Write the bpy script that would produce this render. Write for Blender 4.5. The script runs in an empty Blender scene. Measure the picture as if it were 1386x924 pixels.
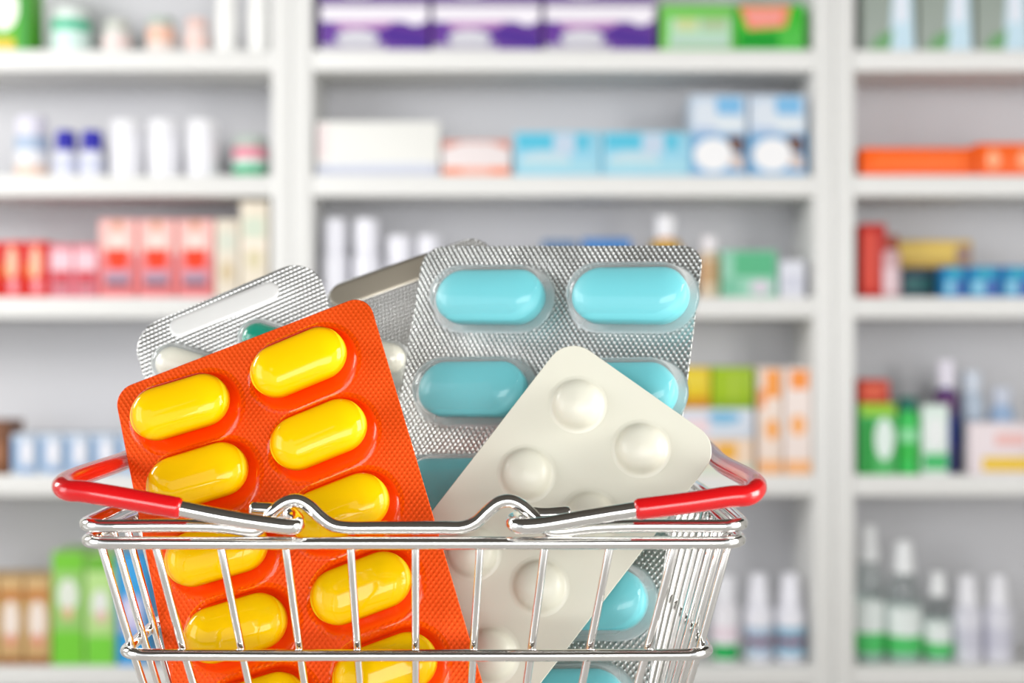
import bpy, bmesh, math, random
from mathutils import Vector, Matrix

# ------------------------------------------------------------------ camera, world, lights, exposure
sc = bpy.context.scene
COL = sc.collection
CAMH = 1.2                       # lens height above the floor
FPX = 2000.0                     # focal length in pixels of the 1386 px wide frame
cam_d = bpy.data.cameras.new('camera')
cam = bpy.data.objects.new('camera', cam_d)
COL.objects.link(cam)
cam.location = (0, 0, CAMH)
cam.rotation_euler = (math.pi / 2, 0, 0)
cam_d.sensor_width = 36
cam_d.lens = 36 * FPX / 1386
cam_d.clip_start = 0.01
cam_d.clip_end = 50
cam_d.dof.use_dof = True
cam_d.dof.focus_distance = 0.295
cam_d.dof.aperture_fstop = 15.5
sc.camera = cam

world = bpy.data.worlds.new('world')
sc.world = world
world.use_nodes = True
world.node_tree.nodes['Background'].inputs[0].default_value = (0.93, 0.96, 1.0, 1)
world.node_tree.nodes['Background'].inputs[1].default_value = 1.25


def area(name, loc, target, sx, sy, power, col=(1, 1, 1)):
    l = bpy.data.lights.new(name, 'AREA')
    l.shape = 'RECTANGLE'
    l.size, l.size_y, l.energy, l.color = sx, sy, power, col
    o = bpy.data.objects.new(name, l)
    COL.objects.link(o)
    o.location = loc
    o.rotation_euler = (Vector(target) - Vector(loc)).to_track_quat('-Z', 'Y').to_euler()
    return o


area('window_light_right', (2.4, -0.2, 1.7), (0, 0.3, 1.2), 1.3, 1.4, 62, (1, 0.98, 0.95))
area('fill_light_behind_camera', (0.4, -2.7, 1.15), (0.1, 0.3, 1.15), 3.2, 1.2, 68, (1, 0.99, 0.97))  # broad frontal fill, added to brighten the basket and packs
area('fill_light_left', (-2.7, -0.6, 1.6), (0, 0.4, 1.2), 1.4, 1.6, 28, (0.93, 0.96, 1))  # soft fill added on the left side, no window there
area('shelf_light_left', (-2.4, 1.3, 2.2), (0.2, 3.2, 1.1), 1.0, 0.8, 46, (1, 0.99, 0.97))  # added lamp at the left, shades the left end of each bay

sc.view_settings.view_transform = 'Standard'
sc.view_settings.look = 'None'
sc.view_settings.gamma = 1
sc.view_settings.use_curve_mapping = False
sc.view_settings.exposure = 0.02

# ------------------------------------------------------------------ materials
MATS = {}


def mat(name, col, rough=0.45, metal=0.0, coat=0.0, spec=0.5, noise=0.0, nscale=40, trans=0.0, sss=0.0):
    if name in MATS:
        return MATS[name]
    m = bpy.data.materials.new(name)
    m.use_nodes = True
    nt = m.node_tree
    b = nt.nodes['Principled BSDF']
    b.inputs['Base Color'].default_value = (*col, 1)
    b.inputs['Roughness'].default_value = rough
    b.inputs['Metallic'].default_value = metal
    b.inputs['Coat Weight'].default_value = coat
    b.inputs['Coat Roughness'].default_value = 0.08
    b.inputs['Specular IOR Level'].default_value = spec
    b.inputs['Transmission Weight'].default_value = trans
    if sss:
        b.inputs['Subsurface Weight'].default_value = sss
        b.inputs['Subsurface Radius'].default_value = (0.003, 0.003, 0.003)
        b.inputs['Subsurface Scale'].default_value = 1
    tc = nt.nodes.new('ShaderNodeTexCoord')
    nz = nt.nodes.new('ShaderNodeTexNoise')
    nz.inputs['Scale'].default_value = nscale
    nt.links.new(tc.outputs['Object'], nz.inputs['Vector'])
    mx = nt.nodes.new('ShaderNodeMapRange')
    mx.inputs['To Min'].default_value = max(0.0, rough - 0.04 - noise)
    mx.inputs['To Max'].default_value = rough + 0.04 + noise
    nt.links.new(nz.outputs['Fac'], mx.inputs['Value'])
    nt.links.new(mx.outputs[0], b.inputs['Roughness'])
    MATS[name] = m
    return m


def rgb(r, g, b):
    f = lambda c: (c / 255 / 12.92) if c / 255 <= 0.04045 else ((c / 255 + 0.055) / 1.055) ** 2.4
    return (f(r), f(g), f(b))


def pm(r, g, b, rough=0.4):
    """plain printed card or plastic of a given colour"""
    return mat('print_%d_%d_%d' % (r, g, b), rgb(r, g, b), rough, spec=0.25)


def knurl(name, col, metal, rough, pitch, strength, ang, coat=0.0, dist=0.0002, wash=None):
    """foil or film rolled with a fine raised weave"""
    m = bpy.data.materials.new(name)
    m.use_nodes = True
    nt = m.node_tree
    L = nt.links.new
    b = nt.nodes['Principled BSDF']
    b.inputs['Base Color'].default_value = (*col, 1)
    b.inputs['Metallic'].default_value = metal
    b.inputs['Roughness'].default_value = rough
    b.inputs['Coat Weight'].default_value = coat
    b.inputs['Coat Roughness'].default_value = 0.12
    tc = nt.nodes.new('ShaderNodeTexCoord')
    mp = nt.nodes.new('ShaderNodeMapping')
    mp.inputs['Rotation'].default_value = (0, 0, math.radians(ang))
    k = 2 * math.pi / pitch
    mp.vector_type = 'POINT'
    L(tc.outputs['Object'], mp.inputs['Vector'])
    sx = nt.nodes.new('ShaderNodeSeparateXYZ')
    L(mp.outputs[0], sx.inputs[0])
    outs = []
    for sg in (1, -1):                            # two crossing waves make staggered raised dots
        y1 = nt.nodes.new('ShaderNodeMath')
        y1.operation = 'MULTIPLY'
        y1.inputs[1].default_value = sg * k * 0.75
        L(sx.outputs[1], y1.inputs[0])
        x1 = nt.nodes.new('ShaderNodeMath')
        x1.operation = 'MULTIPLY_ADD'
        x1.inputs[1].default_value = k
        L(sx.outputs[0], x1.inputs[0])
        L(y1.outputs[0], x1.inputs[2])
        s = nt.nodes.new('ShaderNodeMath')
        s.operation = 'SINE'
        L(x1.outputs[0], s.inputs[0])
        outs.append(s)
    ad = nt.nodes.new('ShaderNodeMath')
    ad.operation = 'ADD'
    L(outs[0].outputs[0], ad.inputs[0])
    L(outs[1].outputs[0], ad.inputs[1])
    mr = nt.nodes.new('ShaderNodeMapRange')       # sharpen the crossings into separate raised dots
    mr.inputs['From Min'].default_value = -2
    mr.inputs['From Max'].default_value = 2
    L(ad.outputs[0], mr.inputs['Value'])
    dot = nt.nodes.new('ShaderNodeMath')
    dot.operation = 'POWER'
    dot.inputs[1].default_value = 2.6
    L(mr.outputs[0], dot.inputs[0])
    nz = nt.nodes.new('ShaderNodeTexNoise')
    nz.inputs['Scale'].default_value = 55
    nz.inputs['Detail'].default_value = 1
    L(tc.outputs['Object'], nz.inputs['Vector'])
    b1 = nt.nodes.new('ShaderNodeBump')
    b1.inputs['Strength'].default_value = 0.6
    b1.inputs['Distance'].default_value = 0.0016
    L(nz.outputs['Fac'], b1.inputs['Height'])
    bp = nt.nodes.new('ShaderNodeBump')
    bp.inputs['Strength'].default_value = strength
    bp.inputs['Distance'].default_value = dist
    L(dot.outputs[0], bp.inputs['Height'])
    L(b1.outputs[0], bp.inputs['Normal'])
    L(bp.outputs[0], b.inputs['Normal'])
    L(b1.outputs[0], b.inputs['Coat Normal'])
    return m


def film(name, face_col, edge_col, haze=0.0, rough=0.03, ior=1.5):
    """thin clear thermoformed plastic: see-through face on, denser where looked through edgeways"""
    m = bpy.data.materials.new(name)
    m.use_nodes = True
    nt = m.node_tree
    L = nt.links.new
    nt.nodes.remove(nt.nodes['Principled BSDF'])
    out = nt.nodes['Material Output']
    lw = nt.nodes.new('ShaderNodeLayerWeight')
    lw.inputs['Blend'].default_value = 0.5
    pw = nt.nodes.new('ShaderNodeMath')
    pw.operation = 'POWER'
    pw.inputs[1].default_value = 2.5
    L(lw.outputs['Facing'], pw.inputs[0])
    mix = nt.nodes.new('ShaderNodeMix')
    mix.data_type = 'RGBA'
    mix.inputs['A'].default_value = (*face_col, 1)
    mix.inputs['B'].default_value = (*edge_col, 1)
    L(pw.outputs[0], mix.inputs['Factor'])
    tr = nt.nodes.new('ShaderNodeBsdfTransparent')
    L(mix.outputs['Result'], tr.inputs[0])
    gl = nt.nodes.new('ShaderNodeBsdfGlossy')
    gl.inputs['Roughness'].default_value = rough
    sch = nt.nodes.new('ShaderNodeMath')          # reflectance rising towards grazing, the same from either side
    sch.operation = 'POWER'
    sch.inputs[1].default_value = 4.5
    lw2 = nt.nodes.new('ShaderNodeLayerWeight')
    lw2.inputs['Blend'].default_value = 0.5
    L(lw2.outputs['Facing'], sch.inputs[0])
    fr = nt.nodes.new('ShaderNodeMath')
    fr.operation = 'MULTIPLY_ADD'
    fr.inputs[1].default_value = 0.9
    fr.inputs[2].default_value = 0.032
    L(sch.outputs[0], fr.inputs[0])
    ms = nt.nodes.new('ShaderNodeMixShader')
    L(fr.outputs[0], ms.inputs[0])
    L(tr.outputs[0], ms.inputs[1])
    L(gl.outputs[0], ms.inputs[2])
    if haze:
        df = nt.nodes.new('ShaderNodeBsdfDiffuse')
        df.inputs[0].default_value = (0.9, 0.93, 0.93, 1)
        hz = nt.nodes.new('ShaderNodeMath')
        hz.operation = 'MULTIPLY'
        hz.inputs[1].default_value = haze
        L(pw.outputs[0], hz.inputs[0])
        m2 = nt.nodes.new('ShaderNodeMixShader')
        L(hz.outputs[0], m2.inputs[0])
        L(ms.outputs[0], m2.inputs[1])
        L(df.outputs[0], m2.inputs[2])
        ms = m2
    L(ms.outputs[0], out.inputs[0])
    return m


M_CHROME = mat('chrome', (0.86, 0.85, 0.83), 0.05, 1.0)
M_CHROME.node_tree.nodes['Map Range'].inputs['To Min'].default_value = 0.03
M_CHROME.node_tree.nodes['Map Range'].inputs['To Max'].default_value = 0.08
M_GRIP = mat('red_vinyl', rgb(214, 12, 18), 0.22, 0, 0.6)
M_SHELF = mat('white_laminate', rgb(226, 226, 224), 0.4)
M_BACK = mat('shelf_back_board', rgb(200, 200, 204), 0.5)
M_WALL = mat('wall_paint', rgb(225, 224, 220), 0.7, noise=0.05, nscale=6)
M_FLOOR = mat('floor_vinyl', rgb(190, 186, 180), 0.35, noise=0.05, nscale=3)
M_CEIL = mat('ceiling_tile', rgb(58, 53, 46), 0.8, nscale=5)
M_COUNTER = mat('counter_laminate', rgb(245, 245, 243), 0.35)
M_WHITE = mat('white_plastic', rgb(240, 240, 240), 0.35)


# ------------------------------------------------------------------ mesh helpers
def link_mesh(name, bm, mats, parent=None, smooth=True, loc=None):
    me = bpy.data.meshes.new(name)
    bmesh.ops.recalc_face_normals(bm, faces=bm.faces[:])
    bm.to_mesh(me)
    bm.free()
    for m in (mats if isinstance(mats, (list, tuple)) else [mats]):
        me.materials.append(m)
    if smooth:
        me.polygons.foreach_set('use_smooth', [True] * len(me.polygons))
        me.set_sharp_from_angle(angle=math.radians(38))
    o = bpy.data.objects.new(name, me)
    COL.objects.link(o)
    if parent:
        o.parent = parent
    if loc:
        o.location = loc
    return o


def tag(o, label=None, cat=None, group=None, kind=None):
    if label:
        o['label'] = label
    if cat:
        o['category'] = cat
    if group:
        o['group'] = group
    if kind:
        o['kind'] = kind
    return o


def empty(name, loc=(0, 0, 0)):
    o = bpy.data.objects.new(name, None)
    o.empty_display_size = 0.01
    COL.objects.link(o)
    o.location = loc
    return o


def add_box(bm, x0, x1, y0, y1, z0, z1, mi=0, bev=0.0):
    g = bmesh.ops.create_cube(bm, size=1)
    vs = g['verts']
    bmesh.ops.scale(bm, vec=(x1 - x0, y1 - y0, z1 - z0), verts=vs)
    bmesh.ops.translate(bm, vec=((x0 + x1) / 2, (y0 + y1) / 2, (z0 + z1) / 2), verts=vs)
    fs = set(f for v in vs for f in v.link_faces)
    for f in fs:
        f.material_index = mi
    if bev:
        es = list(set(e for v in vs for e in v.link_edges))
        r = bmesh.ops.bevel(bm, geom=es, offset=bev, segments=2, affect='EDGES', profile=0.5)
        for f in r['faces']:
            f.material_index = mi


def add_poly(bm, pts, y, th, mi):
    """a thin raised printed shape on a front face: pts in (x, z), front towards -y"""
    a = [bm.verts.new((p[0], y - th, p[1])) for p in pts]
    b = [bm.verts.new((p[0], y, p[1])) for p in pts]
    n = len(pts)
    fs = [bm.faces.new(a)]
    for i in range(n):
        fs.append(bm.faces.new((a[i], b[i], b[(i + 1) % n], a[(i + 1) % n])))
    for f in fs:
        f.material_index = mi


def add_lathe(bm, prof, n=28, mi=0, cx=0, cy=0):
    rings = []
    for r, z in prof:
        if r < 1e-7:
            rings.append([bm.verts.new((cx, cy, z))])
        else:
            rings.append([bm.verts.new((cx + r * math.cos(2 * math.pi * i / n), cy + r * math.sin(2 * math.pi * i / n), z)) for i in range(n)])
    for a, b in zip(rings, rings[1:]):
        for i in range(n):
            j = (i + 1) % n
            if len(a) == 1 and len(b) == 1:
                continue
            if len(a) == 1:
                f = bm.faces.new((a[0], b[i], b[j]))
            elif len(b) == 1:
                f = bm.faces.new((a[i], a[j], b[0]))
            else:
                f = bm.faces.new((a[i], a[j], b[j], b[i]))
            f.material_index = mi


def catmull(pts, sub, closed):
    out = []
    n = len(pts)
    rng = range(n) if closed else range(n - 1)
    for i in rng:
        if closed:
            p0, p1, p2, p3 = pts[i - 1], pts[i], pts[(i + 1) % n], pts[(i + 2) % n]
        else:
            p1, p2 = pts[i], pts[i + 1]
            p0 = pts[i - 1] if i else p1 - (p2 - p1)
            p3 = pts[i + 2] if i + 2 < n else p2 + (p2 - p1)
        for k in range(sub):
            t = k / sub
            # centripetal-like knots keep straight runs straight
            t01 = max((p1 - p0).length, 1e-9) ** 0.5
            t12 = max((p2 - p1).length, 1e-9) ** 0.5
            t23 = max((p3 - p2).length, 1e-9) ** 0.5
            m1 = (p2 - p1) + t12 * ((p1 - p0) / t01 - (p2 - p0) / (t01 + t12))
            m2 = (p2 - p1) + t12 * ((p3 - p2) / t23 - (p3 - p1) / (t12 + t23))
            out.append((2 * t**3 - 3 * t**2 + 1) * p1 + (t**3 - 2 * t**2 + t) * m1 + (-2 * t**3 + 3 * t**2) * p2 + (t**3 - t**2) * m2)
    if not closed:
        out.append(pts[-1])
    return out


def add_tube(bm, pts, r, n=16, sub=5, closed=False, cap_round=True, mi=0):
    P = catmull([Vector(p) for p in pts], sub, closed) if sub > 1 else [Vector(p) for p in pts]
    N = len(P)
    T = []
    for i in range(N):
        a = P[i - 1] if (i or closed) else P[i]
        b = P[(i + 1) % N] if (i < N - 1 or closed) else P[i]
        T.append((b - a).normalized())
    nrm = T[0].orthogonal().normalized()
    frames = []
    for i in range(N):
        nrm = (nrm - T[i] * nrm.dot(T[i])).normalized()
        frames.append((nrm.copy(), T[i].cross(nrm)))
    twist = 0.0
    if closed:
        e = (frames[-1][0] - T[0] * frames[-1][0].dot(T[0])).normalized()
        twist = math.atan2(e.cross(frames[0][0]).dot(T[0]), e.dot(frames[0][0]))
    rings = []

    def ring(c, fr, rr, tw=0.0):
        return [bm.verts.new(c + rr * (math.cos(2 * math.pi * k / n + tw) * fr[0] + math.sin(2 * math.pi * k / n + tw) * fr[1])) for k in range(n)]
    if not closed and cap_round:
        for a in (10, 40, 65):
            q = math.radians(a)
            rings.append(ring(P[0] - T[0] * r * math.cos(q) * 0.6, frames[0], r * math.sin(q)))
    for i in range(N):
        rings.append(ring(P[i], frames[i], r, twist * i / N if closed else 0))
    if not closed and cap_round:
        for a in (65, 40, 10):
            q = math.radians(a)
            rings.append(ring(P[-1] + T[-1] * r * math.cos(q) * 0.6, frames[-1], r * math.sin(q)))
    m = len(rings)
    for i in range(m if closed else m - 1):
        A, B = rings[i], rings[(i + 1) % m]
        for k in range(n):
            f = bm.faces.new((A[k], A[(k + 1) % n], B[(k + 1) % n], B[k]))
            f.material_index = mi
    if not closed:
        bm.faces.new(rings[0]).material_index = mi
        bm.faces.new(rings[-1]).material_index = mi


# millimetres: x right, d away from the lens, z up from lens height
def mm(x, d, z):
    return Vector((x / 1000, d / 1000, CAMH + z / 1000))


def at(px, py, d):
    """the point at distance d (mm) seen at a place of the photograph"""
    return mm((px - 693) * d / FPX, d, (462 - py) * d / FPX)


# ------------------------------------------------------------------ room
def struct(name, x0, x1, y0, y1, z0, z1, m):
    bm = bmesh.new()
    add_box(bm, x0, x1, y0, y1, z0, z1)
    return tag(link_mesh(name, bm, m), kind='structure')


struct('floor', -3.0, 3.0, -3.2, 3.75, -0.05, 0, M_FLOOR)
struct('wall_back', -3.0, 3.0, 3.65, 3.75, 0, 2.8, M_WALL)
struct('wall_left', -3.1, -3.0, -1.2, 3.75, -0.05, 2.85, M_WALL)
struct('wall_right', 3.0, 3.1, -1.2, 3.75, -0.05, 2.85, M_WALL)
struct('ceiling', -3.0, 3.0, -5.5, 3.75, 2.8, 2.85, M_CEIL)  # stretched far past the walls so the chrome reflects dark from above

# ------------------------------------------------------------------ shelving
SD = 3.2                         # distance of the shelf fronts (m)
DEP = 0.24                       # shelf depth
K = SD / FPX                     # metres per photograph pixel on the shelf fronts


def sx(px):
    return (px - 693) * K


def sz(py):
    return CAMH + (462 - py) * K


SHELF_Y = [-105, 67, 237, 402, 643, 902]
SH_T = 28 * K


def shelving(px0, px1, label):
    x0, x1 = sx(px0), sx(px1)
    pan = 0.0432
    root = tag(empty('shelving_unit', ((x0 + x1) / 2, SD, 0)), label, 'shelving unit', None)
    cx = (x0 + x1) / 2
    hw = (x1 - x0) / 2
    top = sz(-105)
    for s in (-1, 1):
        bm = bmesh.new()
        a, b = (-hw, -hw + pan) if s < 0 else (hw - pan, hw)
        add_box(bm, a, b, 0, DEP + 0.02, 0, top + 0.02, bev=0.0012)
        link_mesh('side_panel', bm, M_SHELF, root)
    bm = bmesh.new()
    add_box(bm, -hw + pan, hw - pan, DEP, DEP + 0.012, 0.1, top)
    link_mesh('back_panel', bm, M_BACK, root)
    for y in SHELF_Y:
        bm = bmesh.new()
        z = sz(y)
        add_box(bm, -hw + pan, hw - pan, 0.002, DEP, z - SH_T, z, bev=0.0015)
        link_mesh('shelf', bm, M_SHELF, root)
    # lower cupboard doors below the open shelves
    n = 2
    wd = (2 * hw - 2 * pan) / n
    for k in range(n):
        bm = bmesh.new()
        a = -hw + pan + wd * k + 0.002
        zt = sz(902) - SH_T - 0.004
        add_box(bm, a, a + wd - 0.004, 0.0, 0.018, 0.1, zt, bev=0.0015)
        d = link_mesh('door', bm, M_SHELF, root)
        hb = bmesh.new()
        hx = a + (wd - 0.04 if k == 0 else 0.036)
        add_tube(hb, [(hx, 0.0, zt - 0.16), (hx, -0.025, zt - 0.155), (hx, -0.025, zt - 0.05), (hx, 0.0, zt - 0.045)], 0.005, n=10, sub=4)
        link_mesh('handle', hb, M_CHROME, d)
    bm = bmesh.new()
    add_box(bm, -hw + pan, hw - pan, 0.03, 0.05, 0, 0.098)
    link_mesh('plinth', bm, M_SHELF, root)
    return root


shelving(-353, 394.5, 'white shelving unit at the left, its shelves holding white jars and red and pink cartons')
shelving(395.5, 1128.5, 'white shelving unit in the middle, its top shelf holding purple and green cartons')
shelving(1129.5, 1880, 'white shelving unit at the right, holding the flat orange cartons')

# ------------------------------------------------------------------ things on the shelves
used_labels = set()


def check_label(l):
    if l in used_labels or not 4 <= len(l.split()) <= 16:
        print('LABEL', l)
    used_labels.add(l)


def carton(px0, px1, top, shelf, base, prints, label, group=None, depth=0.11, back=0.012, name='carton', cat='box'):
    """folding carton standing on a shelf; prints = list of (colour, polygon in 0..1 face coordinates)"""
    check_label(label)
    x0, x1 = sx(px0 + 1), sx(px1 - 1)
    w, h = x1 - x0, (shelf - top) * K - 0.0006
    mats, bm = [pm(*base)], bmesh.new()
    add_box(bm, -w / 2, w / 2, 0, depth, 0, h, 0, bev=0.0012)
    add_box(bm, -w / 2 + 0.004, w / 2 - 0.004, -0.0004, 0.0, h - 0.0022, h - 0.0014, 0)     # tuck flap fold line
    for i, (c, poly) in enumerate(prints):
        mats.append(pm(*c))
        e = 0.0015
        pts = [(-w / 2 + e + (w - 2 * e) * u, e + (h - 2 * e) * v) for u, v in poly]
        add_poly(bm, pts, 0.0, 0.0003 + 0.00012 * i, i + 1)
    o = link_mesh(name, bm, mats, loc=((x0 + x1) / 2, SD + back, sz(shelf) + 0.0004))
    return tag(o, label, cat, group)


def R(a, b, c, d):
    return [(a, b), (c, b), (c, d), (a, d)]


def OV(cx, cy, rx, ry, n=20):
    return [(cx + rx * math.cos(2 * math.pi * i / n), cy + ry * math.sin(2 * math.pi * i / n)) for i in range(n)]


def bottle(px, w, top, shelf, body, cap, label, group=None, capf=0.22, capw=0.8, bands=(), shape='round', back=0.03, name='bottle', cat='bottle', cap_rough=0.35, clear=False, nozzle=False):
    """bottle or jar: body, cap and printed label are separate parts"""
    check_label(label)
    r = w * K / 2
    H = (shelf - top) * K
    ch = H * capf
    bh = H - ch
    root = tag(empty(name, (sx(px), SD + back + r, sz(shelf) + 0.0004)), label, cat, group)
    sh = {'round': 0.10, 'jar': 0.06, 'sloped': 0.42, 'tall': 0.16}[shape]
    nk = r * (capw * 0.88)
    prof = [(0, 0.0008), (r * 0.86, 0.0), (r * 0.97, H * 0.012), (r, H * 0.035), (r, bh * (1 - sh) - H * 0.03)]
    for t in (0.2, 0.45, 0.7, 0.9, 1.0):
        a = t * math.pi / 2
        if shape == 'sloped':
            rr = r + (nk - r) * (t ** 1.1)
        else:
            rr = nk + (r - nk) * math.cos(a)
        prof.append((rr, bh * (1 - sh) - H * 0.03 + (bh * sh) * math.sin(a)))
    prof += [(nk, bh + 0.001), (0, bh + 0.001)]
    bm = bmesh.new()
    add_lathe(bm, prof)
    bmat = film('clear_bottle', (0.95, 0.98, 0.97), (0.7, 0.8, 0.8), 0.4) if clear else pm(*body)
    if clear:
        bmat = MATS.setdefault('clear_bottle_shared', bmat)
    link_mesh('body', bm, bmat, root)
    if clear:                                     # the liquid inside
        lb = bmesh.new()
        add_lathe(lb, [(0, 0.003), (r * 0.88, 0.003), (r * 0.92, 0.006), (r * 0.92, bh * 0.5), (0, bh * 0.5)])
        link_mesh('liquid', lb, pm(*body), root)
    cr = r * capw
    bm = bmesh.new()
    z0, z1 = bh - 0.001, H
    if shape == 'sloped' or nozzle:
        add_lathe(bm, [(0, z0), (cr, z0), (cr, z0 + ch * 0.35), (cr * 0.86, z0 + ch * 0.42), (cr * 0.8, z1 - ch * 0.12), (cr * 0.68, z1), (0, z1)])
    else:
        add_lathe(bm, [(0, z0), (cr, z0), (cr, z1 - ch * 0.12), (cr * 0.93, z1), (0, z1)])
        for k in range(24):                       # grip ribs
            a = 2 * math.pi * k / 24
            add_box(bm, -0.0004 + cr * math.cos(a), 0.0004 + cr * math.cos(a), cr * math.sin(a) - 0.0004, cr * math.sin(a) + 0.0004, z0 + ch * 0.1, z1 - ch * 0.15)
    link_mesh('cap', bm, pm(*cap, rough=cap_rough), root)
    if bands:
        bm = bmesh.new()
        mats = []
        for i, (c, v0, v1) in enumerate(bands):
            mats.append(pm(*c))
            rr = r * 1.004 + 0.00025
            add_lathe(bm, [(r * 0.98, v0 * bh), (rr, v0 * bh), (rr, v1 * bh), (r * 0.98, v1 * bh)], mi=i)
        link_mesh('printed_label', bm, mats, root)
    return root


W_ = (238, 238, 240)
# --- left unit, top shelf in view (67)
carton(-22, 36, -40, 67, (88, 176, 40), [((250, 250, 240), OV(.42, .55, .36, .3)), ((228, 190, 60), R(0, 0, .68, .14)), ((60, 150, 60), R(.8, 0, 1, 1))],
       'green carton with a white oval and yellow foot at the top left corner')
bottle(83, 52, 4, 67, (236, 240, 240), (225, 235, 230), 'white jar with a green label beside the green carton on the top shelf', capf=.2, capw=.86,
       bands=[((80, 190, 150), .62, .92), ((214, 238, 232), .12, .62)], shape='jar', name='jar', cat='jar')
bottle(148, 38, 20, 67, (228, 224, 220), (205, 208, 200), 'small off-white jar second of the jars right of the green carton', capf=.3, capw=.8, bands=[((240, 214, 212), .3, .6)], shape='round', name='jar', cat='jar')
bottle(209, 38, 17, 67, (232, 216, 208), (176, 190, 178), 'squat jar with a peach label and grey-green cap on the top left shelf', capf=.2, capw=.9, bands=[((236, 190, 168), .4, .85)], shape='jar', name='jar', cat='jar')
bottle(259, 32, 19, 67, (232, 216, 212), (232, 200, 192), 'slim pale pink jar between the peach-labelled jar and two white bottles', capf=.26, capw=.86, bands=[((238, 208, 200), .2, .7)], shape='round', name='jar', cat='jar')
bottle(300, 29, -22, 67, (240, 240, 238), (244, 244, 242), 'left one of the two tall plain white bottles on the top left shelf', 'tall white bottles on the top left shelf', capf=.22, capw=.94, shape='tall')
bottle(345, 29, -22, 67, (240, 240, 238), (244, 244, 242), 'right one of the two tall plain white bottles, beside the upright', 'tall white bottles on the top left shelf', capf=.22, capw=.94, shape='tall')
# --- left unit, second shelf (237)
bottle(30, 45, 153, 237, (226, 228, 236), (224, 222, 236), 'white bottle with a blue-grey band and peach foot left of the blue-capped bottles', capf=.3, capw=.92,
       bands=[((172, 190, 214), .62, .95), ((232, 232, 236), .3, .62), ((232, 204, 186), .03, .28)])
for px, s in ((79, 'left'), (115, 'right')):
    bottle(px, 31, 173, 237, (228, 230, 240), (42, 38, 168), 'small white bottle with a dark blue cap, %s one of the pair' % s, 'small blue-capped bottles', capf=.42, capw=.86, bands=[((208, 212, 232), .2, .7)], shape='round')
for px, s in ((161, 'beside the blue-capped pair'), (213, 'in the middle of the three'), (266, 'nearest the small green jar')):
    bottle(px, 42, 158, 237, (238, 238, 244), (238, 238, 242), 'plain white cylinder bottle ' + s, 'plain white cylinder bottles', capf=.2, capw=.97, shape='jar')
bottle(331, 46, 180, 237, (226, 222, 214), (176, 188, 180), 'small jar with pink and green label and grey cap beside the upright', capf=.25, capw=.96,
       bands=[((226, 140, 160), .58, .95), ((60, 170, 120), .05, .36), ((200, 230, 220), .36, .58)], shape='jar', name='jar', cat='jar')
# --- left unit, third shelf (402)
for a, b, s in ((-34, -2, 'cut by the left edge'), (-1, 31, 'with pale ovals, second from the left edge'), (31, 63, 'with pale oval, next to the pink cartons')):
    carton(a, b, 326, 402, (216, 42, 34), [((248, 190, 160), OV(.45, .62, .26, .3)), ((240, 130, 40), R(.0, .35, .2, .6)), ((236, 160, 170), OV(.5, .18, .22, .12))],
           'bright red carton ' + s, 'bright red cartons on the left unit')
for a, b, s in ((64, 97, 'next to the bright red cartons'), (97, 130, 'next to the tall red-labelled cartons')):
    carton(a, b, 330, 402, (222, 120, 134), [((240, 196, 206), R(0, .5, 1, .9)), ((196, 60, 70), R(.12, .28, .9, .5)), ((160, 120, 130), R(.2, .12, .8, .22))],
           'low pink carton with a dark red band, ' + s, 'low pink cartons')
for a, b, s in ((131, 183, 'leftmost of three, beside the low pink cartons'), (184, 236, 'middle of three'), (237, 288, 'rightmost of three, beside the beige cartons')):
    carton(a, b, 296, 402, (228, 128, 130), [((242, 190, 184), R(0, .55, 1, 1)), ((236, 214, 206), OV(.5, .72, .26, .12)), ((206, 150, 120), OV(.5, .93, .16, .06)), ((234, 60, 22), [(.16, .62), (.84, .62), (.74, .36), (.26, .36)]),
           ((186, 150, 170), R(.16, .2, .84, .34)), ((104, 84, 104), R(.16, .13, .84, .21))],
           'tall pink carton with a red shield, ' + s, 'tall pink cartons with a red shield')
carton(289, 322, 296, 402, (226, 216, 200), [((206, 186, 150), OV(.5, .32, .3, .14)), ((210, 214, 200), R(.1, .6, .9, .85))], 'beige carton beside the tall pink cartons, shorter of the two')
carton(323, 362, 272, 402, (230, 220, 202), [((214, 204, 170), OV(.5, .4, .28, .12)), ((206, 216, 198), R(.1, .62, .9, .84)), ((240, 228, 214), R(0, .5, 1, .6))], 'taller beige carton standing against the upright')
# --- left unit, fourth shelf (643)
carton(-30, 8, 570, 643, (124, 82, 58), [((160, 110, 80), R(.1, .2, .9, .6))], 'brown block in place of warm shadow at the very left edge of the frame')  # warm-tinted shadow at the shelf end, built as a brown box
for i, (a, b) in enumerate(((12, 46), (48, 82), (84, 118), (120, 154), (156, 190))):
    carton(a, b, 588, 643, (196, 208, 224), [((138, 172, 210), R(.0, .1, .3, .9)), ((232, 232, 240), OV(.62, .55, .26, .3)), ((120, 160, 206), R(.3, .04, 1, .16))],
           'pale blue and white carton, %s of the row behind the left handle' % ('first', 'second', 'third', 'fourth', 'fifth')[i], 'pale blue cartons on the fourth shelf')
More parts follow.
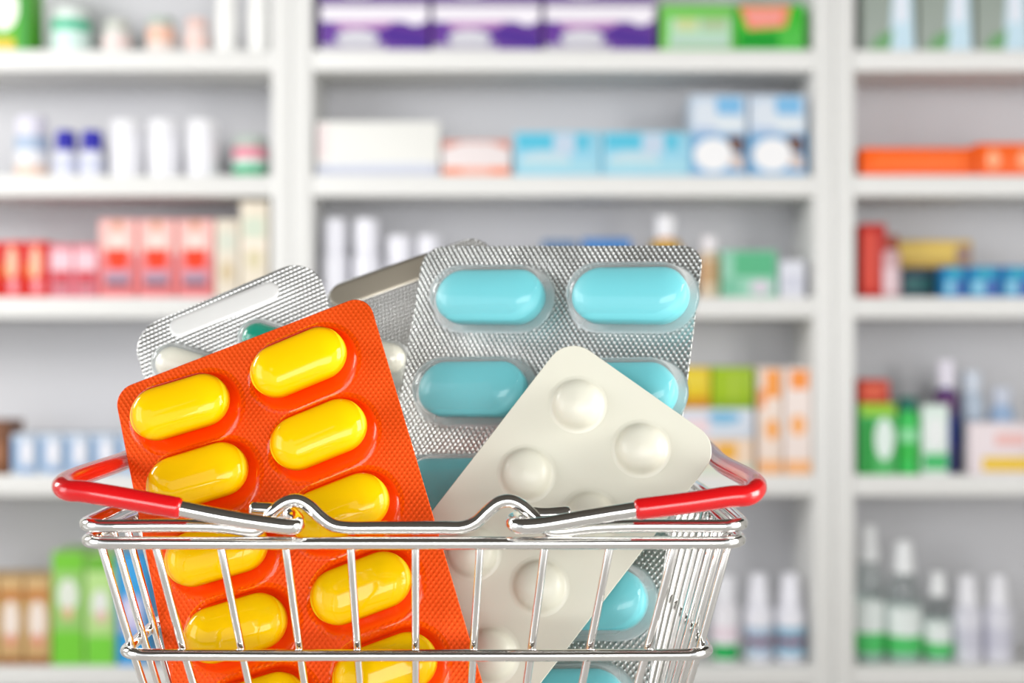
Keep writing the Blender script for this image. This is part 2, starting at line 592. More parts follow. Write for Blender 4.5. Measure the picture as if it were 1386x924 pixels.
# --- left unit, bottom shelf (902)
for a, b, s in ((-40, -6, 'at the very edge of the frame'), (-5, 29, 'at the left edge'), (30, 66, 'touching the green carton')):
    carton(a, b, 782, 902, (206, 170, 118), [((240, 226, 216), OV(.5, .5, .36, .24)), ((150, 92, 50), R(0, 0, 1, .08)), ((196, 130, 70), R(.0, .74, 1, .86)), ((226, 150, 130), OV(.5, .28, .2, .08))],
           'tan carton with a pale oval ' + s, 'tan cartons on the bottom shelf')
carton(67, 112, 748, 902, (152, 202, 112), [((120, 200, 60), R(0, .84, 1, 1)), ((226, 232, 220), OV(.5, .62, .34, .15)), ((226, 186, 150), OV(.5, .46, .2, .06)), ((118, 204, 60), R(0, 0, 1, .3))],
       'tall green carton with a pale oval, beside the tan cartons')
carton(113, 154, 752, 902, (182, 220, 140), [((110, 180, 60), R(0, .86, 1, 1)), ((228, 232, 226), OV(.5, .55, .32, .14)), ((226, 190, 178), OV(.55, .44, .24, .06)), ((120, 208, 66), R(0, 0, 1, .26))],
       'light green carton just left of the wire basket')
carton(156, 196, 752, 902, (60, 160, 224), [((196, 190, 230), R(.1, .3, .9, .62)), ((224, 220, 240), OV(.5, .5, .3, .1))], 'bright blue carton seen through the left wires of the basket')
# --- centre unit, top shelf (67)
for i, (a, b) in enumerate(((431, 581), (584, 733), (736, 888))):
    carton(a, b, 5, 67, (96, 52, 146), [((232, 228, 236), R(.0, .64, 1, 1)), ((190, 140, 190), [(.1, .62), (.7, .66), (.6, .5), (.2, .46)]), ((206, 206, 214), OV(.34, .26, .2, .2)),
           ((176, 172, 186), R(.0, .0, .6, .12)), ((74, 40, 140), [(.56, .5), (.98, .34), (.98, .06), (.62, .2)]), ((236, 232, 240), OV(.88, .72, .1, .16))],
           'purple and white carton %s' % ('left of three, beside the left upright', 'in the middle of three on the top shelf', 'right of three, next to the green cartons')[i], 'purple and white cartons', depth=.14)
    carton(a, b, -58, 5, (96, 52, 146), [((150, 140, 160), R(.0, .0, 1, .1)), ((232, 228, 236), R(.0, .64, 1, 1)), ((206, 206, 214), OV(.34, .36, .2, .2))],
           'purple carton stacked on top of the %s one' % ('left', 'middle', 'right')[i], 'upper purple and white cartons', depth=.14)
carton(894, 996, 4, 67, (118, 196, 92), [((178, 214, 190), R(.12, .06, .95, .7)), ((196, 206, 150), R(.2, .42, .5, .7)), ((170, 190, 150), R(.55, .42, .9, .7)), ((180, 200, 190), R(.1, .05, .95, .22))],
       'green carton with a pale panel beside the purple cartons')
carton(997, 1092, 4, 67, (60, 182, 50), [((230, 130, 90), [(.02, .98), (.8, .98), (.72, .5), (.16, .44)]), ((236, 150, 140), [(.1, .9), (.7, .9), (.64, .56), (.2, .54)]), ((0, 148, 34), R(.04, .04, .62, .38))],
       'green carton with a pinkish-red emblem beside the right upright')
# --- centre unit, second shelf (237)
carton(426, 595, 163, 237, (234, 234, 230), [((196, 200, 216), R(0, 0, 1, .2)), ((236, 222, 222), R(0, .3, .1, .95)), ((218, 222, 232), R(.1, .12, .94, .24))], 'wide plain white carton on the second shelf beside the left upright', depth=.16)
carton(597, 692, 188, 237, (232, 222, 222), [((212, 130, 112), [(0, 1), (0, .74), (.3, .94), (.7, .94), (1, .74), (1, 1)]), ((240, 138, 98), R(0, 0, 1, .22)), ((238, 176, 158), R(.28, .02, .7, .2))], 'low white carton with orange-red edges beside the wide white one')
for a, b, s in ((695, 815, 'beside the white and red carton'), (815, 936, 'beside the cartons with brown patches')):
    carton(a, b, 177, 237, (150, 206, 228), [((84, 188, 216), R(.03, .6, .44, .96)), ((84, 188, 216), R(.72, .58, .86, .96)), ((190, 214, 224), OV(.36, .34, .3, .22)), ((168, 214, 226), R(.05, .1, .95, .28)), ((190, 206, 224), R(.46, .5, .7, .96))],
           'long pale blue carton ' + s, 'long pale blue cartons')
for a, b, s in ((935, 1013, 'left'), (1015, 1094, 'right')):
    carton(a, b, 180, 237, (124, 174, 214), [((238, 238, 240), OV(.4, .5, .36, .42)), ((104, 70, 58), [(.64, .95), (.95, .95), (.95, .5), (.74, .6)]), ((214, 190, 176), [(.72, .5), (.95, .44), (.95, .14), (.72, .2)])],
           'blue carton with a white oval and brown patch, lower of the %s stack' % s, 'lower blue cartons with a white oval')
    carton(a, b, 127, 180, (196, 210, 226), [((120, 180, 222), R(.46, .5, .92, .96)), ((212, 220, 230), OV(.25, .5, .22, .36)), ((218, 226, 232), R(.4, .08, .95, .42)), ((170, 190, 220), R(.06, .02, .5, .14))],
           'pale blue carton stacked on top of the %s white-oval carton' % s, 'upper pale blue cartons')
# --- centre unit, third shelf (402)
for px, w, top, s in ((449, 36, 294, 'first from the left upright'), (493, 38, 294, 'second from the left upright'), (538, 38, 317, 'third, shorter than the first two'), (579, 36, 317, 'fourth, just above the grey blister pack')):
    bottle(px, w, top, 402, (238, 238, 246), (240, 240, 248), 'plain white tapered bottle, ' + s, 'white tapered bottles behind the packs', capf=.4, capw=.86, shape='tall')
carton(733, 782, 324, 402, (116, 150, 186), [((90, 120, 160), R(0, .8, 1, 1))], 'grey-blue carton barely showing above the blue-tablet pack')
carton(788, 856, 322, 402, (70, 130, 196), [((150, 180, 216), R(.1, .3, .9, .7))], 'bright blue carton just above the middle of the blue-tablet pack')
bottle(905, 44, 290, 402, (214, 150, 96), (240, 240, 244), 'orange bottle with a white cap rising behind the blue-tablet pack', capf=.26, capw=.62, bands=[((198, 160, 60), .58, .92), ((222, 130, 80), .2, .56)], shape='round')
bottle(965, 30, 318, 402, (214, 196, 170), (236, 232, 236), 'beige bottle with a pale cap between the orange bottle and green carton', capf=.24, capw=.7, bands=[((196, 160, 120), .3, .8)])
carton(978, 1054, 338, 402, (150, 206, 182), [((84, 178, 130), R(.2, .44, .98, .98)), ((214, 206, 218), OV(.7, .2, .2, .16)), ((120, 190, 160), R(0, .0, .3, .4))], 'mint green carton on the third shelf right of the blister packs')
carton(1056, 1092, 352, 402, (222, 224, 234), [((206, 208, 222), R(.1, .2, .9, .6))], 'small pale grey carton between the mint carton and the upright')
# --- centre unit, fourth shelf (643)
carton(920, 1022, 594, 643, (240, 214, 190), [((240, 158, 60), R(.06, .44, .44, .9)), ((236, 176, 70), R(.5, .4, .78, .9)), ((206, 226, 210), R(.0, .04, 1, .26))], 'cream carton with orange blocks, bottom of the stack above the right handle')
carton(920, 1022, 553, 594, (214, 222, 234), [((120, 184, 220), OV(.6, .7, .24, .22)), ((236, 214, 220), R(.05, .1, .4, .7))], 'white carton with a blue oval in the middle of the stack')
carton(920, 963, 497, 553, (226, 196, 30), [((206, 140, 20), R(0, 0, 1, .26)), ((230, 206, 60), R(.1, .5, .9, .9))], 'yellow carton on top of the stack, partly behind the silver pack')
carton(964, 1022, 497, 553, (158, 190, 30), [((136, 170, 20), R(0, 0, 1, .2)), ((176, 200, 70), R(.45, .2, .55, .9))], 'lime green carton on top of the stack beside the yellow one')
carton(1026, 1061, 497, 643, (240, 222, 210), [((246, 158, 70), R(.3, .72, .95, .98)), ((246, 170, 90), OV(.6, .42, .3, .1)), ((244, 184, 130), R(0, .0, 1, .13)), ((248, 160, 100), R(.0, .62, .3, .8))],
       'tall white carton with orange marks beside the lime carton', 'tall white and orange cartons')
carton(1062, 1101, 497, 643, (240, 226, 220), [((246, 150, 66), R(.2, .8, .9, .98)), ((246, 176, 110), OV(.5, .46, .3, .1)), ((244, 184, 130), R(0, .0, 1, .13))],
       'tall white carton with orange marks beside the right upright', 'tall white and orange cartons')
# --- centre unit, bottom shelf (902)
bottle(987, 36, 784, 902, (240, 238, 244), (240, 240, 246), 'white bottle with a green foot, beside the right end of the basket', capf=.3, capw=.72, bands=[((28, 176, 88), .06, .3), ((238, 222, 232), .4, .6)])
bottle(1033, 38, 782, 902, (238, 238, 246), (240, 240, 248), 'white bottle with red and blue band, second from the basket', 'white bottles with a red and blue band', capf=.34, capw=.74, nozzle=True, bands=[((176, 196, 218), .12, .62), ((196, 120, 150), .3, .44)])
bottle(1077, 40, 782, 902, (238, 238, 246), (240, 240, 248), 'white bottle with red and blue band, against the right upright', 'white bottles with a red and blue band', capf=.34, capw=.74, nozzle=True, bands=[((150, 190, 214), .12, .62), ((206, 110, 140), .3, .44)])
# --- right unit, top shelf (67)
for i, (a, b) in enumerate(((1168, 1243), (1245, 1321), (1323, 1398))):
    carton(a, b, -60, 67, (148, 158, 150), [((196, 222, 236), [(.5, 0), (.98, 0), (.9, .9), (.6, .9)]), ((110, 160, 110), [(.1, 0), (.52, 0), (.58, .22), (.3, .16)]), ((226, 230, 240), R(.62, .3, .84, .95))],
           'grey carton with a pale blue wedge, %s' % ('beside the upright', 'second from the upright', 'third from the upright')[i], 'grey cartons with a pale blue wedge')
# --- right unit, second shelf (237)
carton(1167, 1322, 199, 237, (250, 98, 10), [((252, 110, 20), R(.1, .3, .9, .7)), ((240, 84, 6), R(0, 0, 1, .1))], 'long flat orange carton beside the right upright', depth=.16)
carton(1324, 1480, 193, 237, (248, 100, 16), [((250, 176, 130), OV(.14, .5, .06, .3)), ((250, 176, 130), OV(.42, .5, .06, .3)), ((240, 84, 6), R(0, 0, 1, .1))], 'flat orange carton with pale rings at the right edge', depth=.16)
# --- right unit, third shelf (402)
carton(1166, 1202, 302, 402, (184, 40, 34), [((214, 70, 50), R(.1, .1, .6, .9))], 'dark red carton standing beside the right upright')
bottle(1208, 30, 318, 402, (206, 170, 174), (150, 70, 50), 'dusty pink bottle in front of the dark red carton', capf=.22, capw=.8, bands=[((226, 200, 206), .1, .6)], back=.004)
carton(1226, 1322, 360, 402, (58, 78, 96), [((40, 110, 110), R(.1, .2, .5, .7)), ((90, 96, 110), R(.55, .1, .95, .5))], 'dark slate carton under the yellow carton', back=.07)
carton(1220, 1330, 322, 360, (206, 170, 84), [((222, 190, 90), R(.05, .3, .9, .9)), ((150, 120, 110), R(.8, .1, 1, .8))], 'yellow carton lying on the dark slate carton', back=.07)
for a, b, s in ((1276, 1309, 'left'), (1311, 1356, 'middle'), (1358, 1398, 'right')):
    carton(a, b, 360, 402, (30, 130, 190), [((140, 206, 230), R(.1, .1, .5, .5)), ((20, 160, 190), R(.2, .6, .8, .95)), ((60, 90, 170), R(.55, .08, .95, .5))],
           'small bright blue carton, %s of the three in front of the slate carton' % s, 'small bright blue cartons', back=.004, depth=.05)
# --- right unit, fourth shelf (643)
carton(1164, 1215, 546, 643, (90, 190, 110), [((34, 150, 60), R(0, .0, .4, .8)), ((226, 240, 234), OV(.68, .5, .28, .3)), ((150, 200, 40), R(0, .84, 1, 1))], 'green and white carton beside the right upright on the fourth shelf', back=.006)
carton(1164, 1206, 514, 546, (190, 60, 44), [((214, 90, 60), R(.1, .2, .8, .8))], 'small red carton lying on the green and white carton', back=.006)
bottle(1233, 30, 538, 643, (66, 200, 96), (20, 110, 96), 'green bottle with a dark green cap beside the green and white carton', capf=.16, capw=.8, bands=[((60, 190, 80), .2, .5), ((150, 226, 170), .5, .7)], shape='round', back=.006)
carton(1249, 1286, 548, 643, (222, 238, 230), [((70, 190, 110), R(0, .06, 1, .3)), ((236, 240, 240), OV(.5, .6, .4, .24))], 'white carton with a green band between the green and dark blue bottles', back=.006)
bottle(1294, 30, 488, 643, (56, 52, 130), (232, 228, 240), 'dark blue bottle with a white cap rising over its neighbours', capf=.24, capw=.72, bands=[((44, 50, 150), .3, .6), ((100, 60, 110), .7, .95)], shape='tall', back=.05)
bottle(1333, 36, 504, 643, (190, 204, 220), (214, 222, 234), 'pale blue-grey bottle behind the white and yellow carton', capf=.2, capw=.74, bands=[((140, 184, 196), .4, .62)], shape='tall', back=.07)
bottle(1376, 34, 526, 643, (164, 190, 222), (206, 212, 226), 'light blue bottle at the right edge behind the white and yellow carton', capf=.2, capw=.74, shape='tall', back=.07)
carton(1312, 1400, 572, 643, (236, 224, 228), [((240, 200, 60), R(.2, .06, 1, .34)), ((238, 190, 186), R(.4, .56, .9, .8))], 'white carton with a yellow band at the right edge', back=.004, depth=.04)
# --- right unit, bottom shelf (902)
for px, w, top, s in ((1185, 44, 716, 'tallest, against the upright'), (1234, 50, 738, 'with the widest body, second from the upright'), (1280, 38, 780, 'third from the upright, shortest of the green-labelled')):
    bottle(px, w, top, 902, (176, 206, 196), (240, 242, 244), 'clear dispenser bottle, ' + s, 'clear dispenser bottles with green labels', capf=.26, capw=.6, bands=[((232, 240, 238), .3, .62), ((84, 200, 110), .1, .3)], shape='sloped', clear=True)
for px, s in ((1321, 'left of the pair by the clear bottles'), (1364, 'at the right edge')):
    bottle(px, 40, 784, 902, (226, 226, 236), (240, 240, 246), 'plain white pump-capped bottle ' + s, 'plain white bottles on the bottom right shelf', capf=.34, capw=.7, nozzle=True, bands=[((208, 208, 222), .2, .6)], shape='round')

# ------------------------------------------------------------------ counter
ZF = -96.7                       # underside of the basket wires, mm below the lens
bm = bmesh.new()
ctr = tag(empty('counter', (0, 0.15, 0)), 'white laminate counter under the wire basket', 'counter')
cz = CAMH + ZF / 1000
add_box(bm, -1.1, 1.1, -0.35, 0.255, cz - 0.04, cz, bev=0.003)
link_mesh('worktop', bm, M_COUNTER, ctr)
bm = bmesh.new()
add_box(bm, -1.06, 1.06, -0.3, 0.22, 0.08, cz - 0.041)
link_mesh('cabinet_body', bm, M_SHELF, ctr)
bm = bmesh.new()
add_box(bm, -1.03, 1.03, -0.26, 0.19, 0.0, 0.079)
link_mesh('plinth', bm, M_SHELF, ctr)

# ------------------------------------------------------------------ wire basket
XC = -18.2
F0, F1 = 270.0, 360.0


def rrect(hw, d0, d1, z, r=5.5, xc=XC, front=None, back=None):
    pts = []
    for cx, cd, a0 in ((xc + hw - r, d0 + r, -90), (xc + hw - r, d1 - r, 0), (xc - hw + r, d1 - r, 90), (xc - hw + r, d0 + r, 180)):
        for k in range(5):
            a = math.radians(a0 + 22.5 * k)
            pts.append(mm(cx + r * math.cos(a), cd + r * math.sin(a), z))
        if a0 == 0 and back:
            pts += back
    if front:
        pts += front
    return pts


bk = empty('shopping_basket', mm(XC, 315, ZF))
tag(bk, 'small chrome wire shopping basket with red handle grips, holding blister packs', 'basket')


def bobj(name, bm, m, parent=None):
    p = parent or bk
    bmesh.ops.translate(bm, vec=-bk.location, verts=bm.verts[:])
    return link_mesh(name, bm, m, p)


f_path = [(230, 711), (300, 712.5), (336, 717), (350, 716), (361, 704), (375, 688), (389, 679), (403, 677), (417, 684), (434, 700), (449, 710), (466, 713.6), (510, 714), (555, 714), (600, 714),
          (628, 713.5), (645, 706), (662, 690), (676, 680), (690, 677.5), (704, 683), (719, 696), (732, 710), (744, 718), (756, 719), (800, 714), (860, 711.5)]
front = [at(x, y, F0) for x, y in f_path]
back = [Vector((p.x, F1 / 1000, p.z)) for p in reversed(front)]
bm = bmesh.new()
add_tube(bm, rrect(61.0, F0, F1, -33.7, front=front, back=back), 0.00122, n=18, sub=4, closed=True)
bobj('upper_rim', bm, M_CHROME)
bm = bmesh.new()
add_tube(bm, rrect(60.6, F0, F1, -36.75), 0.0012, n=18, sub=3, closed=True)
bobj('lower_rim', bm, M_CHROME)
bm = bmesh.new()
add_tube(bm, rrect(54.9, 274.4, 355.6, -58.15, xc=-18.0), 0.00112, n=18, sub=3, closed=True)
bobj('middle_ring', bm, M_CHROME)

ZB = -94.6
for i in range(-4, 5):
    xt, xm, xb = -17.8 + 12.03 * i, -18.05 + 10.8 * i, -18.4 + 8.7 * i
    fx = [(xt, 272.0, -36.3), (xm, 276.3, -58.15), (xb + 0.12 * i, 283.4, -91.5), (xb, 285.5, ZB), (xb, 290, ZB)]
    bx = [(x, 630 - d, z) for x, d, z in reversed(fx)]
    pts = [mm(*p) for p in fx[:2]] + [mm(xm + (xb - xm) * .5, 279.8, -75)] + [mm(*p) for p in fx[2:]] + [mm(xb, 315, ZB)] + [mm(*p) for p in bx[:3]] + [mm(xm + (xb - xm) * .5, 350.2, -75)] + [mm(*p) for p in bx[3:]]
    bm = bmesh.new()
    add_tube(bm, pts, 0.00075, n=12, sub=3)
    bobj('wire', bm, M_CHROME)
for j in range(9):
    t = (j - 4) / 4
    dt, dm_, db = 315 + 38.8 * t, 315 + 36.0 * t, 315 + 27.0 * t
    lx = [(59.1, dt, -36.3), (53.5, dm_, -58.15), (49.3, (dm_ + db) / 2, -75), (45.0, db, -92.2), (42.6, db, -95.45), (37, db, -95.45)]
    pts = [mm(XC - x, d, z) for x, d, z in lx] + [mm(XC, db, -95.45)] + [mm(XC + x, d, z) for x, d, z in reversed(lx)]
    bm = bmesh.new()
    add_tube(bm, pts, 0.00075, n=12, sub=3)
    bobj('wire', bm, M_CHROME)


def handle(arm, zc, zb, side):
    """arm: hooked front arm from its tail to the corner, as (px, py, d)"""
    fr = [at(*a) for a in arm]
    xe = fr[-1].x + side * 0.0049
    ye = fr[-1].y
    corner = [Vector((fr[-1].x + side * 0.0028, ye + 0.0008, fr[-1].z + 0.0001)), Vector((xe, ye + 0.0042, CAMH + zc / 1000))]
    half = fr + corner
    mid = [Vector((xe, 0.315, CAMH + (zc + zb) / 2000))]
    bh = [Vector((p.x, 0.630 - p.y, p.z + (zb - zc) / 1000 * max(0, min(1, (p.x - fr[3].x) / (xe - fr[3].x))))) for p in reversed(half)]
    P = half + mid + bh
    bm = bmesh.new()
    add_tube(bm, P, 0.00145, n=18, sub=5)
    h = bobj('handle', bm, M_CHROME)
    # the vinyl grip covers the outer loop of the wire
    dense = catmull(P, 8, False)
    return h, dense


hl, dl = handle([(343, 689, 275.2), (372, 691, 275.2), (390, 695, 275), (401, 702, 272.2), (403, 708, 269), (396, 712.5, 266.8), (370, 710, 266.2), (300, 699, 266.3), (240, 687, 266.5), (170, 674.5, 266.6), (112, 665, 266.8)], -26.4, -24.2, -1)
hr, dr = handle([(768, 695, 275.2), (735, 697, 275.2), (710, 695, 275), (698, 701, 272.2), (695, 707, 269), (702, 711.5, 266.8), (726, 711, 266.2), (790, 700.5, 266.3), (856, 690, 266.5), (930, 680.5, 266.6), (992, 671.5, 266.8)], -26.9, -25.2, 1)
for h, dn, xl in ((hl, dl, at(242, 687, 266.5).x), (hr, dr, at(856, 690, 266.5).x)):
    sel = [p for p in dn if (p.x < xl if h is hl else p.x > xl)]
    bm = bmesh.new()
    add_tube(bm, sel, 0.00198, n=20, sub=1, cap_round=True)
    g = bobj('grip', bm, M_GRIP, h)
    tag(g, 'glossy red vinyl grip')

# ------------------------------------------------------------------ blister packs
M_FOIL_BLUE = knurl('knurled_foil_blue_pack', (0.62, 0.63, 0.61), 1.0, 0.36, 0.0013, 1.0, 0, dist=0.00014, coat=0.25)
M_FOIL_L = knurl('knurled_foil_capsule_pack', (0.76, 0.76, 0.74), 1.0, 0.36, 0.00118, 1.0, 52, dist=0.00014, coat=0.25)
M_FLAT = mat('smooth_foil_taupe_reflection', (0.64, 0.58, 0.47), 0.4, 0.9)  # brownish reflection tinted into the silver foil colour
M_FLATL = mat('matte_foil_pale_reflection', (0.78, 0.78, 0.76), 0.5, 0.6)  # same kind of panel, brighter reflection put into a paler colour
M_ORANGE = knurl('orange_film_on_foil', rgb(250, 84, 0), 0.6, 0.44, 0.0011, 0.8, 20, dist=0.00008, coat=0.12)
M_CLEAR = film('clear_blister_film', (0.985, 0.99, 0.99), (0.74, 0.78, 0.78), 0.8, rough=0.09)
M_ORFILM = film('orange_blister_film', (1.0, 0.97, 0.2), (1.0, 0.22, 0.01), 0.0, rough=0.05)
M_YEL = mat('yellow_tablet_coating', rgb(255, 215, 0), 0.45, 0, 0.0)
M_BLUE = mat('blue_tablet_coating', rgb(124, 216, 224), 0.45, 0, 0.0)
M_WPACK = mat('white_blister_film', rgb(222, 221, 205), 0.38, 0, 0.1)
M_CAPW = mat('ivory_gelatine', rgb(244, 242, 226), 0.25, 0, 0.5)
M_CAPG = mat('green_gelatine', rgb(24, 160, 132), 0.2, 0, 0.5)


class Frame:
    """plane of a pack: a point of it and its normal (towards the lens), local axes u (right), v (up), n"""

    def __init__(s, px, py, d, n, px2, py2):
        s.o = at(px, py, d)
        s.n = Vector(n).normalized()
        s.eye = Vector((0, 0, CAMH))
        p2 = s.hit(px2, py2, 0)
        s.u = (p2 - s.o).normalized()
        s.v = s.n.cross(s.u)
        s.m = Matrix((s.u, s.v, s.n)).transposed().to_4x4()
        s.m.translation = s.o

    def hit(s, px, py, h):
        dr = at(px, py, 1000) - s.eye
        q = s.o + s.n * h
        return s.eye + dr * ((q - s.eye).dot(s.n) / dr.dot(s.n))

    def uv(s, px, py, h=0.0):
        p = s.hit(px, py, h) - s.o
        return Vector((p.dot(s.u), p.dot(s.v)))


def rounded_poly(pts, rad, seg=8):
    out = []
    n = len(pts)
    for i in range(n):
        a, b, c = pts[i - 1], pts[i], pts[(i + 1) % n]
        e1, e2 = (a - b).normalized(), (c - b).normalized()
        half = math.acos(max(-1, min(1, e1.dot(e2)))) / 2
        t = rad / math.tan(half)
        cen = b + (e1 + e2).normalized() * (rad / math.sin(half))
        p0, p1 = b + e1 * t, b + e2 * t
        a0 = math.atan2(*(p0 - cen).yx)
        a1 = math.atan2(*(p1 - cen).yx)
        da = (a1 - a0 + math.pi) % (2 * math.pi) - math.pi
        for k in range(seg + 1):
            q = a0 + da * k / seg
            out.append(cen + rad * Vector((math.cos(q), math.sin(q))))
    return out


def sheet(bm, outline, th, bev=0.00012):
    def ring(inset, z):
        n = len(outline)
        vs = []
        for i in range(n):
            t = (outline[(i + 1) % n] - outline[i - 1]).normalized()
            q = outline[i] + Vector((t.y, -t.x)) * inset * sgn
            vs.append(bm.verts.new((q.x, q.y, z)))
        return vs
    ar = sum(outline[i - 1].x * outline[i].y - outline[i].x * outline[i - 1].y for i in range(len(outline)))
    sgn = -1 if ar > 0 else 1
    rs = [ring(bev, -th), ring(0, -th + bev), ring(0, -bev), ring(bev, 0)]
    bm.faces.new(rs[0])
    bm.faces.new(rs[-1])
    for a, b in zip(rs, rs[1:]):
        for i in range(len(a)):
            j = (i + 1) % len(a)
            bm.faces.new((a[i], a[j], b[j], b[i]))


def stadium(bm, c, ang, a, r, prof, seg=18, close_top=True, close_bot=False):
    """rings of a rounded-end oblong: straight half-length a, end radius r, profile (inset, z)"""
    ca, sa = math.cos(ang), math.sin(ang)
    rings = []
    for ins, z in prof:
        rr = max(r - ins, 1e-5)
        vs = []
        for s in (1, -1):
            for k in range(seg + 1):
                q = math.pi * (k / seg - 0.5)
                x, y = s * (a + rr * math.cos(q)), s * rr * math.sin(q)
                vs.append(bm.verts.new((c.x + x * ca - y * sa, c.y + x * sa + y * ca, z)))
        rings.append(vs)
    n = len(rings[0])
    for A, B in zip(rings, rings[1:]):
        for i in range(n):
            bm.faces.new((A[i], A[(i + 1) % n], B[(i + 1) % n], B[i]))
    if close_top:
        bm.faces.new(rings[-1])
    if close_bot:
        bm.faces.new(rings[0])


def pocket_prof(h, r, fil, flange, top_r):
    """flange on the sheet, fillet, wall, rounded top"""
    p = [(-flange, 0.00005), (-fil * 0.6, 0.00009)]
    for k in range(1, 5):
        a = k / 4 * math.radians(76)
        p.append((fil * (math.sin(a) - 0.6), 0.0001 + fil * (1 - math.cos(a))))
    wi, wz = p[-1]
    ang0 = math.radians(14)
    steps = 9
    zt0 = h - top_r
    wi2 = wi + max(zt0 - wz, 0) * math.tan(ang0)
    for k in range(steps + 1):
        q = k / steps * math.pi / 2
        p.append((wi2 + top_r * 1.25 * (1 - math.cos(q)), zt0 + top_r * math.sin(q)))
    if p[-1][0] < r:
        p.append((wi2 + top_r * 1.25 + (r - wi2 - top_r * 1.25) * 0.5, h + 0.00012))
        p.append((r - 0.0002, h + 0.00018))
    p = [(min(i, r - 0.0001), z) for i, z in p]
    return p


def tablet_prof(th, r, belly):
    """biconvex coated tablet, from bottom centre round to top centre; z relative to its middle"""
    half = []
    dome = th / 2 - belly / 2
    for k in range(0, 11):
        t = k / 10
        ins = t * (r - 0.00005)
        z = belly / 2 + dome * (1 - (1 - t) ** 2.3)
        half.append((ins, z))
    half[0] = (0.00022, half[0][1])
    up = [(0.0, belly / 2 - 0.0003)] + half
    return [(i, -z) for i, z in reversed(up)] + up


def pack_root(name, fr, label, cat='blister pack'):
    o = empty(name)
    o.matrix_world = fr.m
    return tag(o, label, cat)


def lobj(name, bm, m, parent):
    return link_mesh(name, bm, m, parent)


def floor_of(bm, c, ang, a, r):
    """the smooth foil that closes a pocket from behind"""
    n0 = len(bm.faces)
    stadium(bm, c, ang, a, r, [(0.0, 0.00003), (0.0003, 0.00007)])
    bm.faces.ensure_lookup_table()
    for f in bm.faces[n0:]:
        f.material_index = 1


M_FLOORFOIL = mat('smooth_foil_under_pocket', (0.74, 0.76, 0.75), 0.42, 0.8)
M_FLOOROR = mat('smooth_orange_foil', rgb(250, 66, 0), 0.4, 0.0)


def pill(fr, root, px, py, hx, hy, h, w, th, belly, tm, pl, pw, ph, fm, flm, fil=0.0012, flange=0.0012, topr=0.0035, pin=1.0):
    """tablet seen at px, py with half-axis (hx, hy) px to its far end, and the pocket formed over it"""
    c = fr.uv(px, py, h)
    e = fr.uv(px + hx, py + hy, h) - c
    ang = math.atan2(e.y, e.x)
    L2 = e.length
    r = w / 2
    bm = bmesh.new()
    prof = [(i, z + h) for i, z in tablet_prof(th, r, belly)]
    stadium(bm, c, ang, L2 - r, r, prof, close_bot=True)
    t = lobj('tablet', bm, tm, root)
    bm = bmesh.new()
    c = (c + fr.uv(px, py, h * pin)) / 2
    stadium(bm, c, ang, L2 + pl - pw / 2, pw / 2, pocket_prof(ph, pw / 2, fil, flange, topr))
    floor_of(bm, c, ang, L2 + pl - pw / 2, pw / 2)
    k = lobj('pocket', bm, [fm, flm], root)
    return t, k


# --- orange pack of yellow tablets
fo = Frame(154, 529, 312.6, (-0.15, -0.95, 0.275), 497, 397)
ro = pack_root('blister_pack', fo, 'orange blister pack of long yellow tablets at the front left of the basket')
ol = [fo.uv(*p) for p in ((154, 529), (497, 397), (669, 978), (268, 1106))]
bm = bmesh.new()
sheet(bm, rounded_poly(ol, 0.0042), 0.0004)
lobj('sheet', bm, M_ORANGE, ro)
for px, py, hx, hy in ((243.5, 551, 65, -19.5), (267, 645, 66.5, -20.5), (293, 747, 67.5, -20), (319, 850, 67.5, -20.5), (346, 958, 68, -21),
                       (404, 490.5, 62, -26), (431, 588, 62.5, -25.5), (460, 689, 64, -25), (488.5, 796, 65.5, -25), (521, 906, 68, -25)):
    pill(fo, ro, px, py, hx, hy, 0.0042, 0.0108, 0.0062, 0.0026, M_YEL, 0.0013, 0.0146, 0.0079, M_ORFILM, M_FLOOROR, fil=0.0016, flange=0.0008, topr=0.0036)

# --- blue tablets in knurled silver foil
fb = Frame(574, 333, 362, (-0.379, -0.866, 0.326), 953, 332)
rb = pack_root('blister_pack', fb, 'silver blister pack of large pale blue tablets, standing highest in the basket')
ol = [fb.uv(*p) for p in ((574, 333), (953, 332), (870, 1004), (465, 1010))]
bm = bmesh.new()
sheet(bm, rounded_poly(ol, 0.0052), 0.0004)
lobj('sheet', bm, M_FOIL_BLUE, rb)
for px, py, hx in ((663.5, 402, 72), (853, 400, 78.5), (640, 527, 72), (838, 530, 78), (617, 659, 72), (817, 664, 78), (600, 803, 76), (796, 812, 79), (578, 946, 78), (766, 948, 80)):
    pill(fb, rb, px, py, hx, 0, 0.0045, 0.0127, 0.0072, 0.0034, M_BLUE, 0.0022, 0.0166, 0.0088, M_CLEAR, M_FLOORFOIL, fil=0.0012, flange=0.0008, topr=0.0042, pin=-0.1)

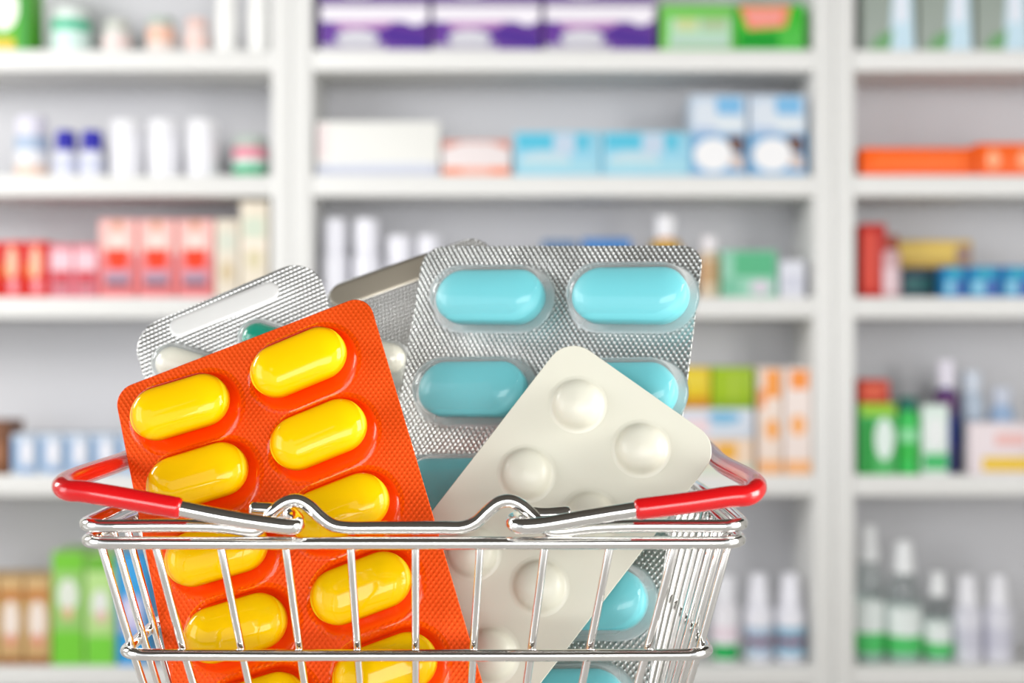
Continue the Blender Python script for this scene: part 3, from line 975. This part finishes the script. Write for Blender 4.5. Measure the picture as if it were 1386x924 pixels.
# --- opaque white pack with round domes
fw = Frame(768.5, 453.6, 316, (-0.14, -0.955, 0.26), 978, 602)
rw = pack_root('blister_pack', fw, 'plain white blister pack with round domed tablets, tilted in front of the blue tablets')
ol = [fw.uv(*p) for p in ((768.5, 453.6), (979, 602), (612, 1080), (400, 930))]
bm = bmesh.new()
sheet(bm, rounded_poly(ol, 0.0058), 0.0005)
lobj('sheet', bm, M_WPACK, rw)
for px, py in ((781, 545), (711.5, 639), (638, 745), (567, 838), (495, 930), (867, 605), (796.5, 699), (729, 792), (662, 885), (590, 982)):
    c = fw.uv(px, py, 0.0016)
    bm = bmesh.new()
    r = 0.0057
    prof = [(-0.0006, 0.00005), (0.0, 0.00012), (0.0004, 0.0004), (0.0007, 0.0010), (0.0010, 0.0018), (0.0015, 0.0026), (0.0022, 0.00315), (0.0032, 0.0036), (0.0046, 0.0039), (0.0061, 0.004)]
    stadium(bm, c, 0, 0.00005, r, prof)
    lobj('dome', bm, M_WPACK, rw)


# --- capsule packs
def capsule_pack(fr, quad, slot, caps, label, rad, slot_flat):
    root = pack_root('blister_pack', fr, label)
    o = [fr.uv(*p) for p in quad]
    bm = bmesh.new()
    sheet(bm, rounded_poly(o, rad), 0.0004)
    lobj('sheet', bm, M_FOIL_L, root)
    a, b = fr.uv(*slot[0]), fr.uv(*slot[1])
    e = b - a
    bm = bmesh.new()
    sw = slot[2]
    stadium(bm, (a + b) / 2, math.atan2(e.y, e.x), e.length / 2 - sw / 2, sw / 2, [(-0.0002, 0.00004), (0.0002, 0.00016), (0.0006, 0.00018)])
    lobj('date_panel', bm, slot_flat, root)
    for px, py, hx, hy, flip in caps:
        h = 0.0043
        c = fr.uv(px, py, h)
        e = fr.uv(px + hx, py + hy, h) - c
        ang = math.atan2(e.y, e.x)
        L2 = e.length
        r = 0.0038
        # capsule body and cap, turned about its long axis
        def lathe_x(s0, s1, rr, openend=None):
            bmx = bmesh.new()
            n = 24
            rings = []
            prof = []
            for k in range(9):
                q = math.pi / 2 * k / 8
                prof.append((s1 - rr + rr * math.sin(q), rr * math.cos(q) + 1e-6))
            prof = [(s0, 1e-6), (s0, rr - 0.0001), (s0 + 0.0001, rr)] + prof
            for x, q in prof:
                ring = []
                for k in range(n):
                    t = 2 * math.pi * k / n
                    y, z = q * math.cos(t), q * math.sin(t)
                    ring.append(bmx.verts.new((c.x + x * math.cos(ang) - y * math.sin(ang), c.y + x * math.sin(ang) + y * math.cos(ang), h + z)))
                rings.append(ring)
            for A, B in zip(rings, rings[1:]):
                for k in range(n):
                    bmx.faces.new((A[k], A[(k + 1) % n], B[(k + 1) % n], B[k]))
            return bmx
        if flip:
            ang += math.pi
        body = lobj('capsule', lathe_x(-0.001, L2, r * 0.95), M_CAPG, root)
        tag(body, 'green half of the capsule')
        ang += math.pi
        cp = lobj('capsule_cap', lathe_x(-0.001, L2, r), M_CAPW, body)
        tag(cp, 'ivory half of the capsule')
        bm = bmesh.new()
        stadium(bm, c, ang, L2 + 0.0022 - 0.0056, 0.0056, pocket_prof(0.0088, 0.0056, 0.0009, 0.0008, 0.0036))
        floor_of(bm, c, ang, L2 + 0.0022 - 0.0056, 0.0056)
        lobj('pocket', bm, [M_CLEAR, M_FLOORFOIL], root)
    return root


fl = Frame(176, 448, 337, (-0.05, -0.965, 0.24), 428, 344)
capsule_pack(fl, ((176, 449), (427, 343), (500, 640), (262, 735)), ((231, 447), (376, 390), 0.0044),
             [(264, 501, 52, 16, False), (382, 469, 53, 18, True), (292, 610, 52, 17, False), (412, 580, 53, 19, True)],
             'light silver blister pack of green and white capsules behind the orange pack', 0.0072, M_FLATL)
fm = Frame(440, 388, 374, (-0.05, -0.93, 0.34), 655, 314)
capsule_pack(fm, ((436, 390), (661, 313), (730, 590), (500, 668)), ((448, 405), (592, 354), 0.0056),
             [(498, 478, 50, 12, True), (525, 570, 50, 12, True)],
             'darker grey-brown blister pack between the orange pack and blue-tablet pack', 0.0062, M_FLAT)

# ------------------------------------------------------------------ settle parents
bpy.context.view_layer.update()
